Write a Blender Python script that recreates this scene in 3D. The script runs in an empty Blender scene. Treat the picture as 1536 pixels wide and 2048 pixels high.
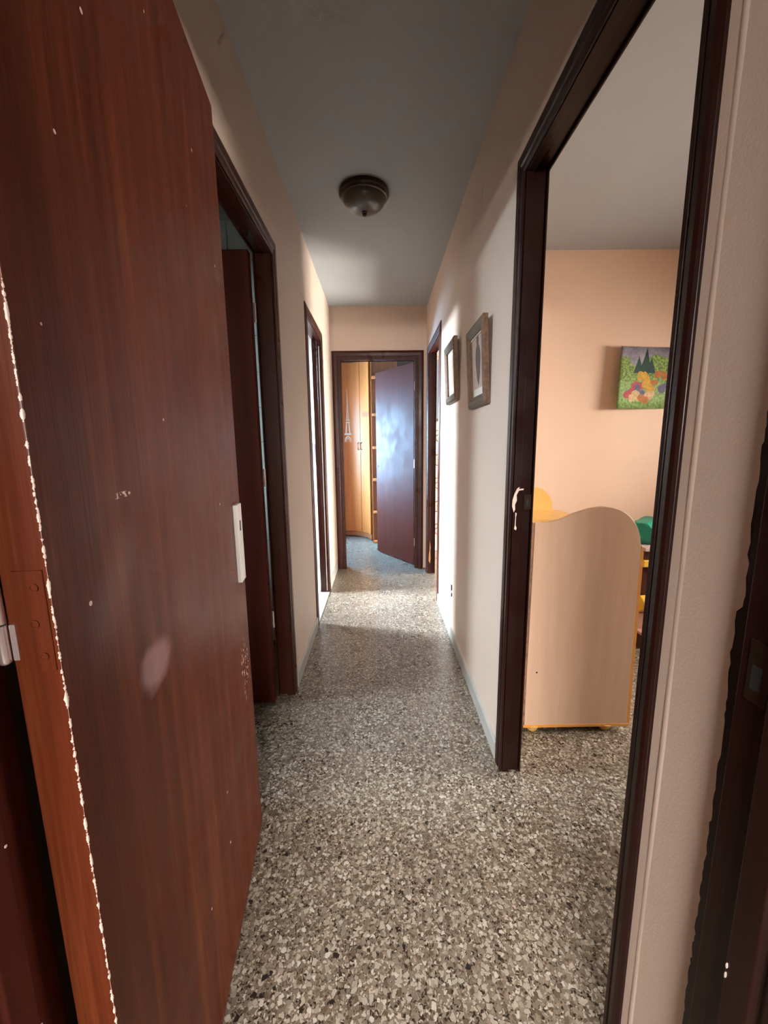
import bpy, bmesh, math, random
from mathutils import Vector, Matrix

# ------------------------------------------------------------------ camera
scene = bpy.context.scene
C = scene.collection
F_PX, PITCH, YAW, ROLL, CAM_H = 808.15, 0.1648, 0.0088, 0.0116, 1.2415
cam_d = bpy.data.cameras.new('camera')
cam_d.sensor_fit = 'HORIZONTAL'
cam_d.sensor_width = 36.0
cam_d.lens = F_PX / 1536.0 * 36.0
cam_d.clip_start = 0.01
cam = bpy.data.objects.new('camera', cam_d)
C.objects.link(cam)
ex = Vector((math.cos(YAW), -math.sin(YAW), 0)); ey = Vector((math.sin(YAW), math.cos(YAW), 0)); ez = Vector((0, 0, 1))
fwd = math.cos(PITCH) * ey - math.sin(PITCH) * ez
up0 = math.sin(PITCH) * ey + math.cos(PITCH) * ez
rgt = math.cos(ROLL) * ex - math.sin(ROLL) * up0
upv = math.sin(ROLL) * ex + math.cos(ROLL) * up0
M = Matrix((rgt, upv, -fwd)).transposed().to_4x4()
M.translation = Vector((0, 0, CAM_H))
cam.matrix_world = M
scene.camera = cam

# ------------------------------------------------------------------ view, world, daylight at the windows
vs = scene.view_settings
vs.view_transform = 'Standard'; vs.look = 'None'; vs.gamma = 1.0; vs.exposure = -0.1; vs.use_curve_mapping = False
world = bpy.data.worlds.new('sky'); scene.world = world; world.use_nodes = True
bg = world.node_tree.nodes['Background']
bg.inputs[1].default_value = 2.0
_t = world.node_tree
_c = _t.nodes.new('ShaderNodeTexCoord'); _s = _t.nodes.new('ShaderNodeSeparateXYZ'); _r = _t.nodes.new('ShaderNodeValToRGB')
_t.links.new(_c.outputs['Generated'], _s.inputs[0]); _t.links.new(_s.outputs[2], _r.inputs[0]); _t.links.new(_r.outputs[0], bg.inputs[0])
_r.color_ramp.elements[0].position = 0.0; _r.color_ramp.elements[0].color = (.20, .19, .16, 1)
_r.color_ramp.elements[1].position = 0.03; _r.color_ramp.elements[1].color = (.82, .91, 1.0, 1)

def window_light(name, centre, normal, w, h, watt, col):
    """Daylight entering a window of the given size."""
    d = bpy.data.lights.new(name, 'AREA'); d.shape = 'RECTANGLE'; d.size = w; d.size_y = h
    d.energy = watt; d.color = col
    o = bpy.data.objects.new(name, d); C.objects.link(o)
    o.location = centre
    o.rotation_euler = Vector(normal).to_track_quat('-Z', 'Y').to_euler()
    return o
#            name                     centre                 into the room   w     h    watt  colour
window_light('daylight_service',   (-2.75, 3.33, 2.42), (1, 0, -1.0), 0.80, 1.10, 2800, (0.78, 0.90, 1.0))
window_light('daylight_balcony',   (2.335, 3.72, 0.62),  (-1, 0, .1),  1.00, 1.15, 330, (1.0, 0.93, 0.82))
window_light('daylight_bedroom',   (-1.50, 5.50, 1.22), (1, 0, -.45),   1.10, 1.05, 1000, (0.33, 0.65, 1.0))
window_light('daylight_childroom', (3.60, 1.45, 1.85),  (-1, 0, -.22),  1.85, 1.00, 420, (1.0, 0.88, 0.77))
window_light('daylight_living',    (-0.35, -3.50, 2.20), (0, 1, -.45),  2.40, 1.00, 1750, (1.0, 0.91, 0.84))
window_light('daylight_bathroom',  (-2.56, 1.50, 2.27), (1, 0, -.60),   0.55, 0.70, 300, (0.76, 0.91, 1.0))
cy = scene.cycles
cy.max_bounces = 6; cy.diffuse_bounces = 4; cy.glossy_bounces = 3; cy.transmission_bounces = 3; cy.transparent_max_bounces = 6
cy.caustics_reflective = False; cy.caustics_refractive = False; cy.sample_clamp_indirect = 6.0
cy.use_adaptive_sampling = True; cy.adaptive_threshold = 0.10; cy.adaptive_min_samples = 20; cy.use_denoising = True

# ------------------------------------------------------------------ material helpers
def new_mat(name):
    m = bpy.data.materials.new(name); m.use_nodes = True
    return m, m.node_tree, m.node_tree.nodes['Principled BSDF']
class NT:
    def __init__(s, nt): s.nt = nt
    def n(s, t, **k):
        x = s.nt.nodes.new(t)
        for a, b in k.items(): setattr(x, a, b)
        return x
    def l(s, a, b): s.nt.links.new(a, b)
    def val(s, sock, v):
        if hasattr(v, 'links') or hasattr(v, 'is_linked'): s.l(v, sock)
        else: sock.default_value = v
    def math(s, op, a, b=0.0, c=0.0, clamp=False):
        x = s.n('ShaderNodeMath', operation=op, use_clamp=clamp)
        s.val(x.inputs[0], a); s.val(x.inputs[1], b); s.val(x.inputs[2], c); return x.outputs[0]
    def mix(s, f, a, b, blend='MIX'):
        x = s.n('ShaderNodeMix', data_type='RGBA', blend_type=blend)
        s.val(x.inputs[0], f)
        for k, v in ((6, a), (7, b)):
            if isinstance(v, tuple) and len(v) == 3: v = v + (1,)
            s.val(x.inputs[k], v)
        return x.outputs[2]
    def pos(s, kind='Position', scale=(1, 1, 1), loc=(0, 0, 0)):
        if kind == 'Position': o = s.n('ShaderNodeNewGeometry').outputs['Position']
        else: o = s.n('ShaderNodeTexCoord').outputs[kind]
        mp = s.n('ShaderNodeMapping'); s.l(o, mp.inputs[0])
        mp.inputs['Scale'].default_value = scale; mp.inputs['Location'].default_value = loc
        return mp.outputs[0]
    def noise(s, vec, scale, detail=3, rough=.5, dist=0.0):
        x = s.n('ShaderNodeTexNoise'); s.l(vec, x.inputs['Vector'])
        x.inputs['Scale'].default_value = scale; x.inputs['Detail'].default_value = detail
        x.inputs['Roughness'].default_value = rough; x.inputs['Distortion'].default_value = dist
        return x.outputs['Fac'], x.outputs['Color']
    def ramp(s, f, stops, interp='LINEAR'):
        x = s.n('ShaderNodeValToRGB'); s.val(x.inputs[0], f); cr = x.color_ramp; cr.interpolation = interp
        while len(cr.elements) < len(stops): cr.elements.new(.5)
        for e, (p, c) in zip(cr.elements, stops):
            e.position = p; e.color = (c + (1,)) if isinstance(c, tuple) else (c, c, c, 1)
        return x.outputs[0]
    def bump(s, h, strength, dist=.01):
        x = s.n('ShaderNodeBump'); s.val(x.inputs['Height'], h)
        x.inputs['Strength'].default_value = strength; x.inputs['Distance'].default_value = dist
        return x.outputs[0]
    def sep(s, vec):
        x = s.n('ShaderNodeSeparateXYZ'); s.l(vec, x.inputs[0]); return x.outputs
    def blob(s, vx, vz, cx, cz, rx, rz, soft=.15, wob=None):
        """soft elliptical mask around (cx, cz)"""
        a = s.math('DIVIDE', s.math('SUBTRACT', vx, cx), rx); b = s.math('DIVIDE', s.math('SUBTRACT', vz, cz), rz)
        d = s.math('SQRT', s.math('ADD', s.math('MULTIPLY', a, a), s.math('MULTIPLY', b, b)))
        if wob is not None: d = s.math('ADD', d, wob)
        x = s.n('ShaderNodeMapRange', interpolation_type='SMOOTHSTEP')
        s.val(x.inputs[0], d); x.inputs[1].default_value = 1 + soft; x.inputs[2].default_value = 1 - soft
        return x.outputs[0]

def paint(name, col, var=.06, rough=.6, bump=.12, scale=9.0):
    m, nt, b = new_mat(name); g = NT(nt); p = g.pos()
    f, _ = g.noise(p, scale * .25, 4, .6); f2, _ = g.noise(p, 260, 2); f3, _ = g.noise(p, 45, 3)
    dark = tuple(c * (1 - var) for c in col); lite = tuple(min(1, c * (1 + var)) for c in col)
    g.l(g.ramp(f, [(.3, dark), (.7, lite)]), b.inputs['Base Color'])
    b.inputs['Roughness'].default_value = rough
    if bump: g.l(g.bump(g.math('ADD', f2, f3), bump, .004), b.inputs['Normal'])
    return m
def plain(name, col, rough=.5, metal=0.0, spec=.5):
    m, nt, b = new_mat(name); g = NT(nt)
    f, _ = g.noise(g.pos(), 30, 2)
    g.l(g.ramp(f, [(.3, tuple(c * .94 for c in col)), (.7, tuple(min(1, c * 1.05) for c in col))]), b.inputs['Base Color'])
    b.inputs['Roughness'].default_value = rough; b.inputs['Metallic'].default_value = metal
    b.inputs['Specular IOR Level'].default_value = spec
    return m
def wood(name, c1, c2, rough=.35, coat=.0, grain=(14, 14, .30), kind='Position', bump=.08, spec=.3):
    m, nt, b = new_mat(name); g = NT(nt); p = g.pos(kind, grain)
    f, _ = g.noise(p, 3.0, 4, .55); f2, _ = g.noise(p, 16.0, 3, .6)
    mixed = g.math('ADD', g.math('MULTIPLY', f, .7), g.math('MULTIPLY', f2, .3))
    g.l(g.ramp(mixed, [(.30, c1), (.72, c2)]), b.inputs['Base Color'])
    r, _ = g.noise(g.pos(kind), 8, 3)
    g.l(g.ramp(r, [(.3, max(.05, rough - .08)), (.7, rough + .1)]), b.inputs['Roughness'])
    b.inputs['Coat Weight'].default_value = coat; b.inputs['Coat Roughness'].default_value = .18; b.inputs['Specular IOR Level'].default_value = spec
    if bump: g.l(g.bump(f2, bump, .003), b.inputs['Normal'])
    return m

def terrazzo():
    m, nt, b = new_mat('terrazzo'); g = NT(nt); p = g.pos()
    _, nc = g.noise(p, 95, 3)
    dis = g.n('ShaderNodeVectorMath', operation='MULTIPLY_ADD'); g.l(nc, dis.inputs[0]); dis.inputs[1].default_value = (.020, .020, 0); g.l(p, dis.inputs[2])
    pv = dis.outputs[0]
    def layer(scale, off):
        mp = g.n('ShaderNodeMapping'); g.l(pv, mp.inputs[0]); mp.inputs['Location'].default_value = off
        v = g.n('ShaderNodeTexVoronoi', feature='F1'); v.voronoi_dimensions = '2D'
        v.inputs['Scale'].default_value = scale; g.l(mp.outputs[0], v.inputs['Vector'])
        s = g.sep(v.outputs['Color'])
        return v.outputs['Distance'], s
    tone, _ = g.noise(p, 1.6, 3)
    matrix = g.ramp(tone, [(.3, (0.1110, 0.0895, 0.0651)), (.7, (0.1495, 0.1273, 0.0992))])
    d2, s2 = layer(150, (3.1, 1.7, 0))
    small = g.ramp(s2[0], [(0, (0.0259, 0.0163, 0.0118)), (.30, (0.0740, 0.0518, 0.0333)), (.55, (0.1924, 0.1480, 0.1110)), (.75, (0.3330, 0.2886, 0.2368))], 'CONSTANT')
    col = g.mix(g.math('LESS_THAN', d2, g.math('MULTIPLY_ADD', s2[1], .35, .2)), matrix, small)
    d1, s1 = layer(72, (0, 0, 0))
    big = g.ramp(s1[0], [(0, (0.2812, 0.2590, 0.2146)), (.25, (0.3700, 0.3515, 0.3108)), (.38, (0.2294, 0.2035, 0.1628)), (.58, (0.1665, 0.1421, 0.1125)), (.76, (0.0888, 0.0651, 0.0459)), (.86, (0.0163, 0.0126, 0.0104)), (.91, (0.2812, 0.2516, 0.1998))], 'CONSTANT')
    size = g.math('MULTIPLY_ADD', s1[1], .36, .12)
    col = g.mix(g.math('LESS_THAN', d1, size), col, big)
    g.l(col, b.inputs['Base Color'])
    rf, _ = g.noise(p, 5, 4, .6)
    g.l(g.ramp(rf, [(.3, .22), (.7, .40)]), b.inputs['Roughness'])
    b.inputs['Specular IOR Level'].default_value = .5
    return m

def leaf_material():
    """mahogany varnished door: object x runs along the leaf from the hinge, z is height"""
    m, nt, b = new_mat('mahogany_door'); g = NT(nt)
    p = g.pos('Object', (16, 16, .55)); po = g.pos('Object'); s = g.sep(po); X, Z = s[0], s[2]
    f, _ = g.noise(p, 2.2, 5, .6, .5); f2, _ = g.noise(p, 14, 3, .6)
    fac = g.math('ADD', g.math('MULTIPLY', f, .7), g.math('MULTIPLY', f2, .3))
    col = g.ramp(fac, [(.30, (.040, .0072, .0028)), (.52, (.074, .0150, .0052)), (.75, (.140, .0360, .0115))])
    wob, _ = g.noise(po, 22, 4, .7); wob = g.math('MULTIPLY_ADD', wob, .9, -.45)
    # hazy rubbed patches
    patch = g.blob(X, Z, .195, .918, .045, .034, .35, wob)
    tilt = g.math('ADD', Z, g.math('MULTIPLY', X, -.75))
    hazy = g.blob(X, tilt, .115, .985, .045, .040, .9, wob)
    col = g.mix(g.math('MULTIPLY', patch, .42), col, (.36, .24, .24))
    col = g.mix(g.math('MULTIPLY', hazy, .12), col, (.36, .24, .22))
    # bare flakes: a scrape, a knocked spot by the free edge, loose specks
    n3, _ = g.noise(po, 140, 3, .6); flake = g.math('GREATER_THAN', n3, .53)
    scr = g.blob(X, g.math('ADD', Z, g.math('MULTIPLY', wob, .01)), .152, 1.181, .022, .004, .2)
    knock = g.blob(X, Z, .715, .60, .045, .085, .3, wob)
    n4, _ = g.noise(po, 95, 2, .6)
    v = g.n('ShaderNodeTexVoronoi', feature='F1'); v.inputs['Scale'].default_value = 15; g.l(po, v.inputs['Vector'])
    vs_ = g.sep(v.outputs['Color'])
    speck = g.math('MULTIPLY', g.math('LESS_THAN', v.outputs['Distance'], .045), g.math('GREATER_THAN', vs_[0], .55))
    bare = g.math('MAXIMUM', g.math('MULTIPLY', scr, flake), g.math('MULTIPLY', knock, g.math('GREATER_THAN', n4, .60)))
    bare = g.math('MAXIMUM', bare, speck)
    # worn arris at the hinge side
    e = g.math('ADD', g.math('ABSOLUTE', X), g.math('ABSOLUTE', s[1]))
    n5, _ = g.noise(po, 60, 4, .7)
    arris = g.math('LESS_THAN', e, g.math('ADD', .0010, g.math('MULTIPLY', g.math('MAXIMUM', g.math('SUBTRACT', n5, .47), 0), .010)))
    bare = g.math('MAXIMUM', bare, arris)
    col = g.mix(bare, col, (.56, .43, .38))
    g.l(col, b.inputs['Base Color'])
    rr, _ = g.noise(po, 5, 4, .6)
    rbase = g.ramp(rr, [(.3, .30), (.7, .46)])
    g.l(g.mix(patch, rbase, (.6, .6, .6)), b.inputs['Roughness'])
    b.inputs['Specular IOR Level'].default_value = .13
    g.l(g.bump(g.math('ADD', f2, g.math('MULTIPLY', bare, -.6)), .10, .003), b.inputs['Normal'])
    return m

def glass_mat(name, col=(1, 1, 1), haze=.0):
    m = bpy.data.materials.new(name); m.use_nodes = True; nt = m.node_tree; nt.nodes.clear(); g = NT(nt)
    out = g.n('ShaderNodeOutputMaterial'); t = g.n('ShaderNodeBsdfTransparent'); t.inputs[0].default_value = col + (1,)
    gl = g.n('ShaderNodeBsdfGlossy'); gl.inputs['Roughness'].default_value = .05
    fr = g.n('ShaderNodeFresnel'); fr.inputs[0].default_value = 1.45
    mx = g.n('ShaderNodeMixShader'); g.l(fr.outputs[0], mx.inputs[0]); g.l(t.outputs[0], mx.inputs[1]); g.l(gl.outputs[0], mx.inputs[2])
    last = mx.outputs[0]
    if haze:
        df = g.n('ShaderNodeBsdfTranslucent'); df.inputs[0].default_value = (.95, .95, .93, 1)
        m2 = g.n('ShaderNodeMixShader'); m2.inputs[0].default_value = haze; g.l(last, m2.inputs[1]); g.l(df.outputs[0], m2.inputs[2]); last = m2.outputs[0]
    g.l(last, out.inputs[0]); return m

WALL = (.62, .50, .42)
MT = dict(
    wall=paint('peach_wall_paint', WALL, .04, .55, .10),
    wall_room=paint('peach_room_paint', (.74, .535, .40), .03, .6, .06),
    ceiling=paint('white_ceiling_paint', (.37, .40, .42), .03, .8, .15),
    white=paint('white_wall_paint', (.86, .86, .84), .02, .6, .05),
    terrazzo=terrazzo(),
    leaf=leaf_material(),
    frame=wood('dark_mahogany_frame', (.009, .0022, .0018), (.020, .0050, .0036), .36, .0, spec=.22),
    frame_red=wood('mahogany_frame', (.026, .0058, .0036), (.055, .0125, .0070), .34, .0, spec=.28),
    leaf_dark=wood('dark_mahogany_leaf', (.055, .0115, .0075), (.090, .0190, .0110), .50, .0, spec=.08),
    skirting=paint('grey_stone_skirting', (.40, .39, .37), .12, .35, .05, 40),
    steel=plain('brushed_steel', (.78, .77, .74), .32, .85),
    steel_paint=plain('painted_hinge_steel', (.74, .62, .62), .24, .75),
    grey_metal=plain('grey_lock_plate', (.74, .74, .72), .35, .5),
    dark=plain('dark_hole', (.01, .01, .01), .8),
    bare=paint('bare_chipped_wood', (.72, .60, .52), .12, .8, .3, 80),
    ochre=paint('bare_ochre_wood', (.55, .30, .12), .15, .7, .3, 80),
    bronze=plain('dark_bronze', (.045, .028, .020), .35, .7),
    amber=paint('smoked_alabaster_glass', (.060, .044, .034), .25, .30, .0, 60),
    laminate=wood('beige_laminate', (.56, .385, .27), (.66, .47, .345), .45, 0, (9, 9, .8), bump=.02),
    yellow=plain('yellow_varnished_board', (.80, .50, .16), .40),
    orange=plain('orange_edge_band', (.72, .33, .07), .45),
    chip=paint('chipped_brown_edge', (.22, .12, .07), .5, .7, .4, 160),
    desk=wood('dark_desk_wood', (.045, .014, .010), (.085, .028, .018), .4),
    desk_top=plain('greyish_desk_top', (.42, .32, .30), .45),
    pink=plain('pinkish_board', (.55, .33, .27), .5),
    yplastic=plain('yellow_plastic', (.70, .44, .05), .4),
    bag=plain('green_plastic_bag', (.010, .24, .16), .38),
    honey=wood('honey_wardrobe_wood', (.37, .105, .024), (.47, .150, .038), .45, .0, (9, 9, .3)),
    honey_dark=wood('reddish_wardrobe_wood', (.22, .070, .030), (.30, .105, .045), .40, .0, (9, 9, .3)),
    silver=plain('silver_decal', (.72, .60, .50), .25, .5),
    gilt=paint('antique_gilt_frame', (.105, .048, .018), .6, .45, .6, 300),
    gilt_green=paint('antique_green_frame', (.050, .038, .022), .5, .45, .5, 300),
    mat_pink=plain('pinkish_mount', (.46, .36, .31), .6),
    mat_grey=plain('pale_green_mount', (.46, .47, .42), .6),
    ink=plain('dark_sepia_print', (.075, .05, .05), .6),
    ivory=plain('ivory_card', (.75, .72, .66), .6),
    tile=plain('pale_green_tile', (.66, .74, .71), .25),
    wtile=plain('white_tile', (.88, .89, .88), .2),
    grout=paint('grey_grout', (.45, .50, .48), .08, .8, .1),
    blue=plain('blue_towel', (.10, .12, .60), .9),
    iron=plain('dark_iron_scroll', (.10, .075, .06), .5, .3),
    cream=plain('cream_door_panel', (.70, .58, .44), .5),
    glass=glass_mat('window_glass'),
    frosted=glass_mat('frosted_glass', (1, 1, 1), .55),
    plastic=plain('white_plastic', (.80, .79, .76), .4),
    brownband=plain('mitre_line', (.02, .008, .006), .5),
)

# ------------------------------------------------------------------ mesh helpers
WL = {}
class MB:
    def __init__(s): s.v = []; s.f = []
    def quad(s, *pts):
        i = len(s.v); s.v += [tuple(p) for p in pts]; s.f.append(tuple(range(i, i + len(pts)))); return s
    def box(s, x0, x1, y0, y1, z0, z1, T=None):
        i = len(s.v)
        pts = [(x, y, z) for z in (z0, z1) for y in (y0, y1) for x in (x0, x1)]
        s.v += [tuple(T(*p)) for p in pts] if T else pts
        s.f += [tuple(i + k for k in q) for q in ((0, 2, 3, 1), (4, 5, 7, 6), (0, 1, 5, 4), (2, 6, 7, 3), (0, 4, 6, 2), (1, 3, 7, 5))]
        return s
    def prism(s, poly, T):
        """poly: list of 2-D points; T(u, v, k) with k = 0 or 1 for both ends"""
        n = len(poly); i = len(s.v)
        s.v += [tuple(T(u, v, 0)) for u, v in poly] + [tuple(T(u, v, 1)) for u, v in poly]
        s.f.append(tuple(i + k for k in range(n))); s.f.append(tuple(i + n + k for k in reversed(range(n))))
        s.f += [(i + k, i + n + k, i + n + (k + 1) % n, i + (k + 1) % n) for k in range(n)]
        return s
    def rings(s, rings, close_ends=True, closed=True):
        i = len(s.v); n = len(rings[0])
        for r in rings: s.v += [tuple(p) for p in r]
        for a in range(len(rings) - 1):
            for k in range(n if closed else n - 1):
                s.f.append((i + a * n + k, i + a * n + (k + 1) % n, i + (a + 1) * n + (k + 1) % n, i + (a + 1) * n + k))
        if close_ends:
            s.f.append(tuple(i + k for k in reversed(range(n)))); s.f.append(tuple(i + (len(rings) - 1) * n + k for k in range(n)))
        return s
    def lathe(s, prof, c, seg=40):
        rs = [[(c[0] + r * math.cos(2 * math.pi * k / seg), c[1] + r * math.sin(2 * math.pi * k / seg), c[2] + z) for k in range(seg)] for r, z in prof]
        return s.rings(rs)
    def cyl(s, p0, p1, r, seg=16):
        p0, p1 = Vector(p0), Vector(p1); d = (p1 - p0).normalized(); a = d.orthogonal().normalized(); b = d.cross(a)
        return s.rings([[p + r * (math.cos(2 * math.pi * k / seg) * a + math.sin(2 * math.pi * k / seg) * b) for k in range(seg)] for p in (p0, p1)])
    def tube(s, pts, r, seg=8):
        pts = [Vector(p) for p in pts]; rs = []
        for i, p in enumerate(pts):
            d = (pts[min(i + 1, len(pts) - 1)] - pts[max(i - 1, 0)]).normalized()
            a = d.cross(Vector((0, 0, 1)));  a = a.normalized() if a.length > 1e-4 else Vector((1, 0, 0)); b = d.cross(a)
            rs.append([p + r * (math.cos(2 * math.pi * k / seg) * a + math.sin(2 * math.pi * k / seg) * b) for k in range(seg)])
        return s.rings(rs)
    def build(s, name, mat, parent=None, local=False, bevel=0.0, smooth=False, loc=None, rotz=0.0, seg=2):
        me = bpy.data.meshes.new(name)
        o = bpy.data.objects.new(name, me); C.objects.link(o)
        vs_ = [Vector(v) for v in s.v]
        if local:
            org = Vector((0, 0, 0))
            if loc is not None:
                o.location = Vector(loc) - (WL[parent.name] if parent else Vector((0, 0, 0))); o.rotation_euler[2] = rotz; WL[o.name] = Vector(loc)
            else: WL[o.name] = Vector((0, 0, 0))
        else:
            org = Vector([(min(v[k] for v in vs_) + max(v[k] for v in vs_)) / 2 for k in range(3)]); org.z = min(v.z for v in vs_)
            o.location = org - (WL[parent.name] if parent else Vector((0, 0, 0))); WL[o.name] = org.copy()
        me.from_pydata([v - org for v in vs_], [], s.f)
        bm = bmesh.new(); bm.from_mesh(me); bmesh.ops.remove_doubles(bm, verts=bm.verts, dist=1e-6)
        bmesh.ops.recalc_face_normals(bm, faces=bm.faces); bm.to_mesh(me); bm.free()
        me.materials.append(MT[mat] if isinstance(mat, str) else mat)
        if parent: o.parent = parent
        if smooth:
            for p in me.polygons: p.use_smooth = True
            md = o.modifiers.new('edges', 'EDGE_SPLIT'); md.split_angle = math.radians(40)
        if bevel:
            md = o.modifiers.new('bevel', 'BEVEL'); md.width = bevel; md.segments = seg; md.limit_method = 'ANGLE'; md.angle_limit = math.radians(40)
        return o
def thing(name, loc, label, cat, kind=None, group=None):
    o = bpy.data.objects.new(name, None); C.objects.link(o); o.location = loc; o.empty_display_size = .1
    WL[o.name] = Vector(loc); return tag(o, label, cat, kind, group)
def tag(o, label, cat, kind=None, group=None):
    o['label'] = label; o['category'] = cat
    if kind: o['kind'] = kind
    if group: o['group'] = group
    return o
def struct(o, label, cat): return tag(o, label, cat, 'structure')

H = 2.5
XL, XR, YE = -.450, .4515, 3.97
XLo, XRo = -.520, .515
# openings (the clear wall hole): s0, s1, top
L1 = (1.245, 1.866, 2.043); L2 = (2.704, 3.302, 2.043)
R1 = (.645, 1.359, 2.046);  R2 = (3.1145, 3.786, 2.043)
E1 = (-.356, .341, 2.026)

# ------------------------------------------------------------------ floor and ceiling
struct(MB().box(-4.2, 4.2, -4.0, 6.4, -.12, 0).build('floor', 'terrazzo'), 'speckled grey-beige terrazzo floor of the corridor', 'floor')
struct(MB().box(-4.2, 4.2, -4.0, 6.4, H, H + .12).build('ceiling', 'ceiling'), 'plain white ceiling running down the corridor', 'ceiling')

# ------------------------------------------------------------------ walls
def wall_y(mb, x0, x1, y0, y1, holes, zb=0):
    """wall running along y with door or window holes (s0, s1, z0, z1)"""
    c = y0
    for s0, s1, z0, z1 in sorted(holes):
        mb.box(x0, x1, c, s0, 0, H)
        mb.box(x0, x1, s0, s1, z1, H)
        if z0 > 0: mb.box(x0, x1, s0, s1, 0, z0)
        c = s1
    return mb.box(x0, x1, c, y1, 0, H)
def wall_x(mb, y0, y1, x0, x1, holes):
    c = x0
    for s0, s1, z0, z1 in sorted(holes):
        mb.box(c, s0, y0, y1, 0, H)
        mb.box(s0, s1, y0, y1, z1, H)
        if z0 > 0: mb.box(s0, s1, y0, y1, 0, z0)
        c = s1
    return mb.box(c, x1, y0, y1, 0, H)
D = lambda t: (t[0] - .0165, t[1] + .0165, 0, t[2] + .0165)
wl = struct(wall_y(MB(), XLo, XL, .30, 3.97, [D(L1), D(L2)]).build('wall_left', 'wall'), 'left corridor wall with two doorways', 'wall')
wr = struct(wall_y(MB(), XR, XRo, .47, 6.2, [D(R1), D(R2)]).build('wall_right', 'wall'), 'right corridor wall with two hung pictures', 'wall')
struct(wall_x(MB(), YE, 4.04, -2.27, XR, [D(E1)]).build('wall_end', 'wall'), 'end wall of the corridor above the last doorway', 'wall')
# child's room
struct(wall_x(MB(), 2.91, 2.99, XRo, 3.27, []).build('wall_child_back', 'wall_room'), 'peach back wall of the child room behind the poster', 'wall')
W_child = (.60, 2.35, .75, 1.80)
struct(wall_y(MB(), 3.20, 3.27, .40, 2.91, [W_child]).build('wall_child_right', 'wall_room'), 'window wall of the child room', 'wall')
struct(wall_x(MB(), .40, .47, XRo, 3.27, []).build('wall_child_front', 'wall_room'), 'front wall of the child room', 'wall')
# bathroom, service room, bedroom, balcony room, living room
W_bath = (1.22, 1.78, 1.45, 2.10)
W_serv = (2.97, 3.69, .775, 2.20)
struct(wall_y(MB(), -2.27, -2.20, .30, 4.04, [W_bath, W_serv]).build('wall_service_left', 'white'), 'outer wall of bathroom and service room', 'wall')
struct(wall_x(MB(), .30, .37, -2.20, XLo, []).build('wall_bath_front', 'white'), 'front wall of the bathroom', 'wall')
wb = struct(wall_x(MB(), 2.46, 2.53, -2.20, XLo, []).build('wall_bath_back', 'grout'), 'tiled back wall of the bathroom', 'wall')
W_bed = (4.95, 6.05, .70, 1.75)
struct(wall_y(MB(), -1.47, -1.40, 4.04, 6.2, [W_bed]).build('wall_bedroom_left', 'white'), 'window wall of the end bedroom', 'wall')
struct(wall_x(MB(), 6.2, 6.27, -1.47, XRo, []).build('wall_bedroom_back', 'wall_room'), 'back wall of the end bedroom', 'wall')
W_balc = (3.22, 4.22, .02, 2.10)
struct(wall_y(MB(), 2.30, 2.37, 2.99, 4.65, [W_balc]).build('wall_balcony_right', 'white'), 'outer wall of the balcony room', 'wall')
struct(wall_x(MB(), 4.65, 4.72, XRo, 2.37, [(.56, 1.30, .03, 2.20)]).build('wall_balcony_back', 'white'), 'back wall of the balcony room with a glazed door', 'wall')
W_liv = (-1.55, .85, .75, 1.95)
struct(wall_y(MB(), 2.50, 2.57, -3.0, .47, []).build('wall_living_right', 'wall'), 'right wall of the room before the corridor', 'wall')
struct(wall_y(MB(), -2.57, -2.50, -3.0, .40, []).build('wall_living_left', 'wall'), 'left wall of the room before the corridor', 'wall')
struct(wall_x(MB(), -3.07, -3.0, -2.57, 2.57, [W_liv]).build('wall_living_back', 'wall'), 'back wall of the room before the corridor', 'wall')

# entry wall, slightly skewed to the corridor
EA = math.radians(4.8); EO = (-.378, .378)
def EF(s, o, z): return (EO[0] + s * math.cos(EA) - o * math.sin(EA), EO[1] + s * math.sin(EA) + o * math.cos(EA), z)
EW = .8115
mb = MB().box(-2.1, -.045, -.13, -.02, 0, H, EF).box(EW + .028, 2.1, -.13, -.02, 0, H, EF).box(-.045, EW + .028, -.13, -.02, 2.13, H, EF)
struct(mb.build('wall_entry', 'wall'), 'wall holding the frame of the nearest open door', 'wall')

# plaster seam beside the near right doorway
rnd = random.Random(3); rings = []
for i in range(47):
    z = 2.3 * i / 46; yc = .580 + .0010 * math.sin(z * 6) + rnd.uniform(-.0004, .0004); hgt = .0010 + .0004 * math.sin(z * 11)
    rings.append([(XR + .001 - (hgt + .001) * math.sin(math.pi * q / 8), yc - .009 + .018 * q / 8, z) for q in range(9)])
MB().rings(rings).build('plaster_ridge', 'wall', wr, smooth=True)
# small scuffs on the walls
MB().box(XR - .0008, XR, 1.905, 1.909, 2.265, 2.315).build('wall_crack', 'grout', wr)
poly = [(2.20, 2.112), (2.36, 2.117), (2.50, 2.119), (2.66, 2.128), (2.66, 2.130), (2.50, 2.1225), (2.36, 2.119), (2.20, 2.1135)]
MB().prism(poly, lambda u, v, k: (XL + (0, .0006)[k], u, v)).build('wall_crack', 'grout', wl)
# bathroom tiles
tm = None; k = 0
for ix in range(11):
    for iz in range(13):
        x0 = -.52 - .006 - (ix + 1) * .15; z1 = 2.466 - iz * .20
        if x0 < -2.2 or z1 < .19: continue
        if tm is None:
            o = MB().box(x0 + .0015, x0 + .1485, 2.452, 2.4605, z1 - .1985, z1 - .0015).build('tile', 'tile', wb, bevel=.0015, seg=1); tm = o
            base = (x0, z1)
        else:
            c = tm.copy(); C.objects.link(c); c.parent = wb
            c.location = tm.location + Vector((x0 - base[0], 0, z1 - base[1]))
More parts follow.
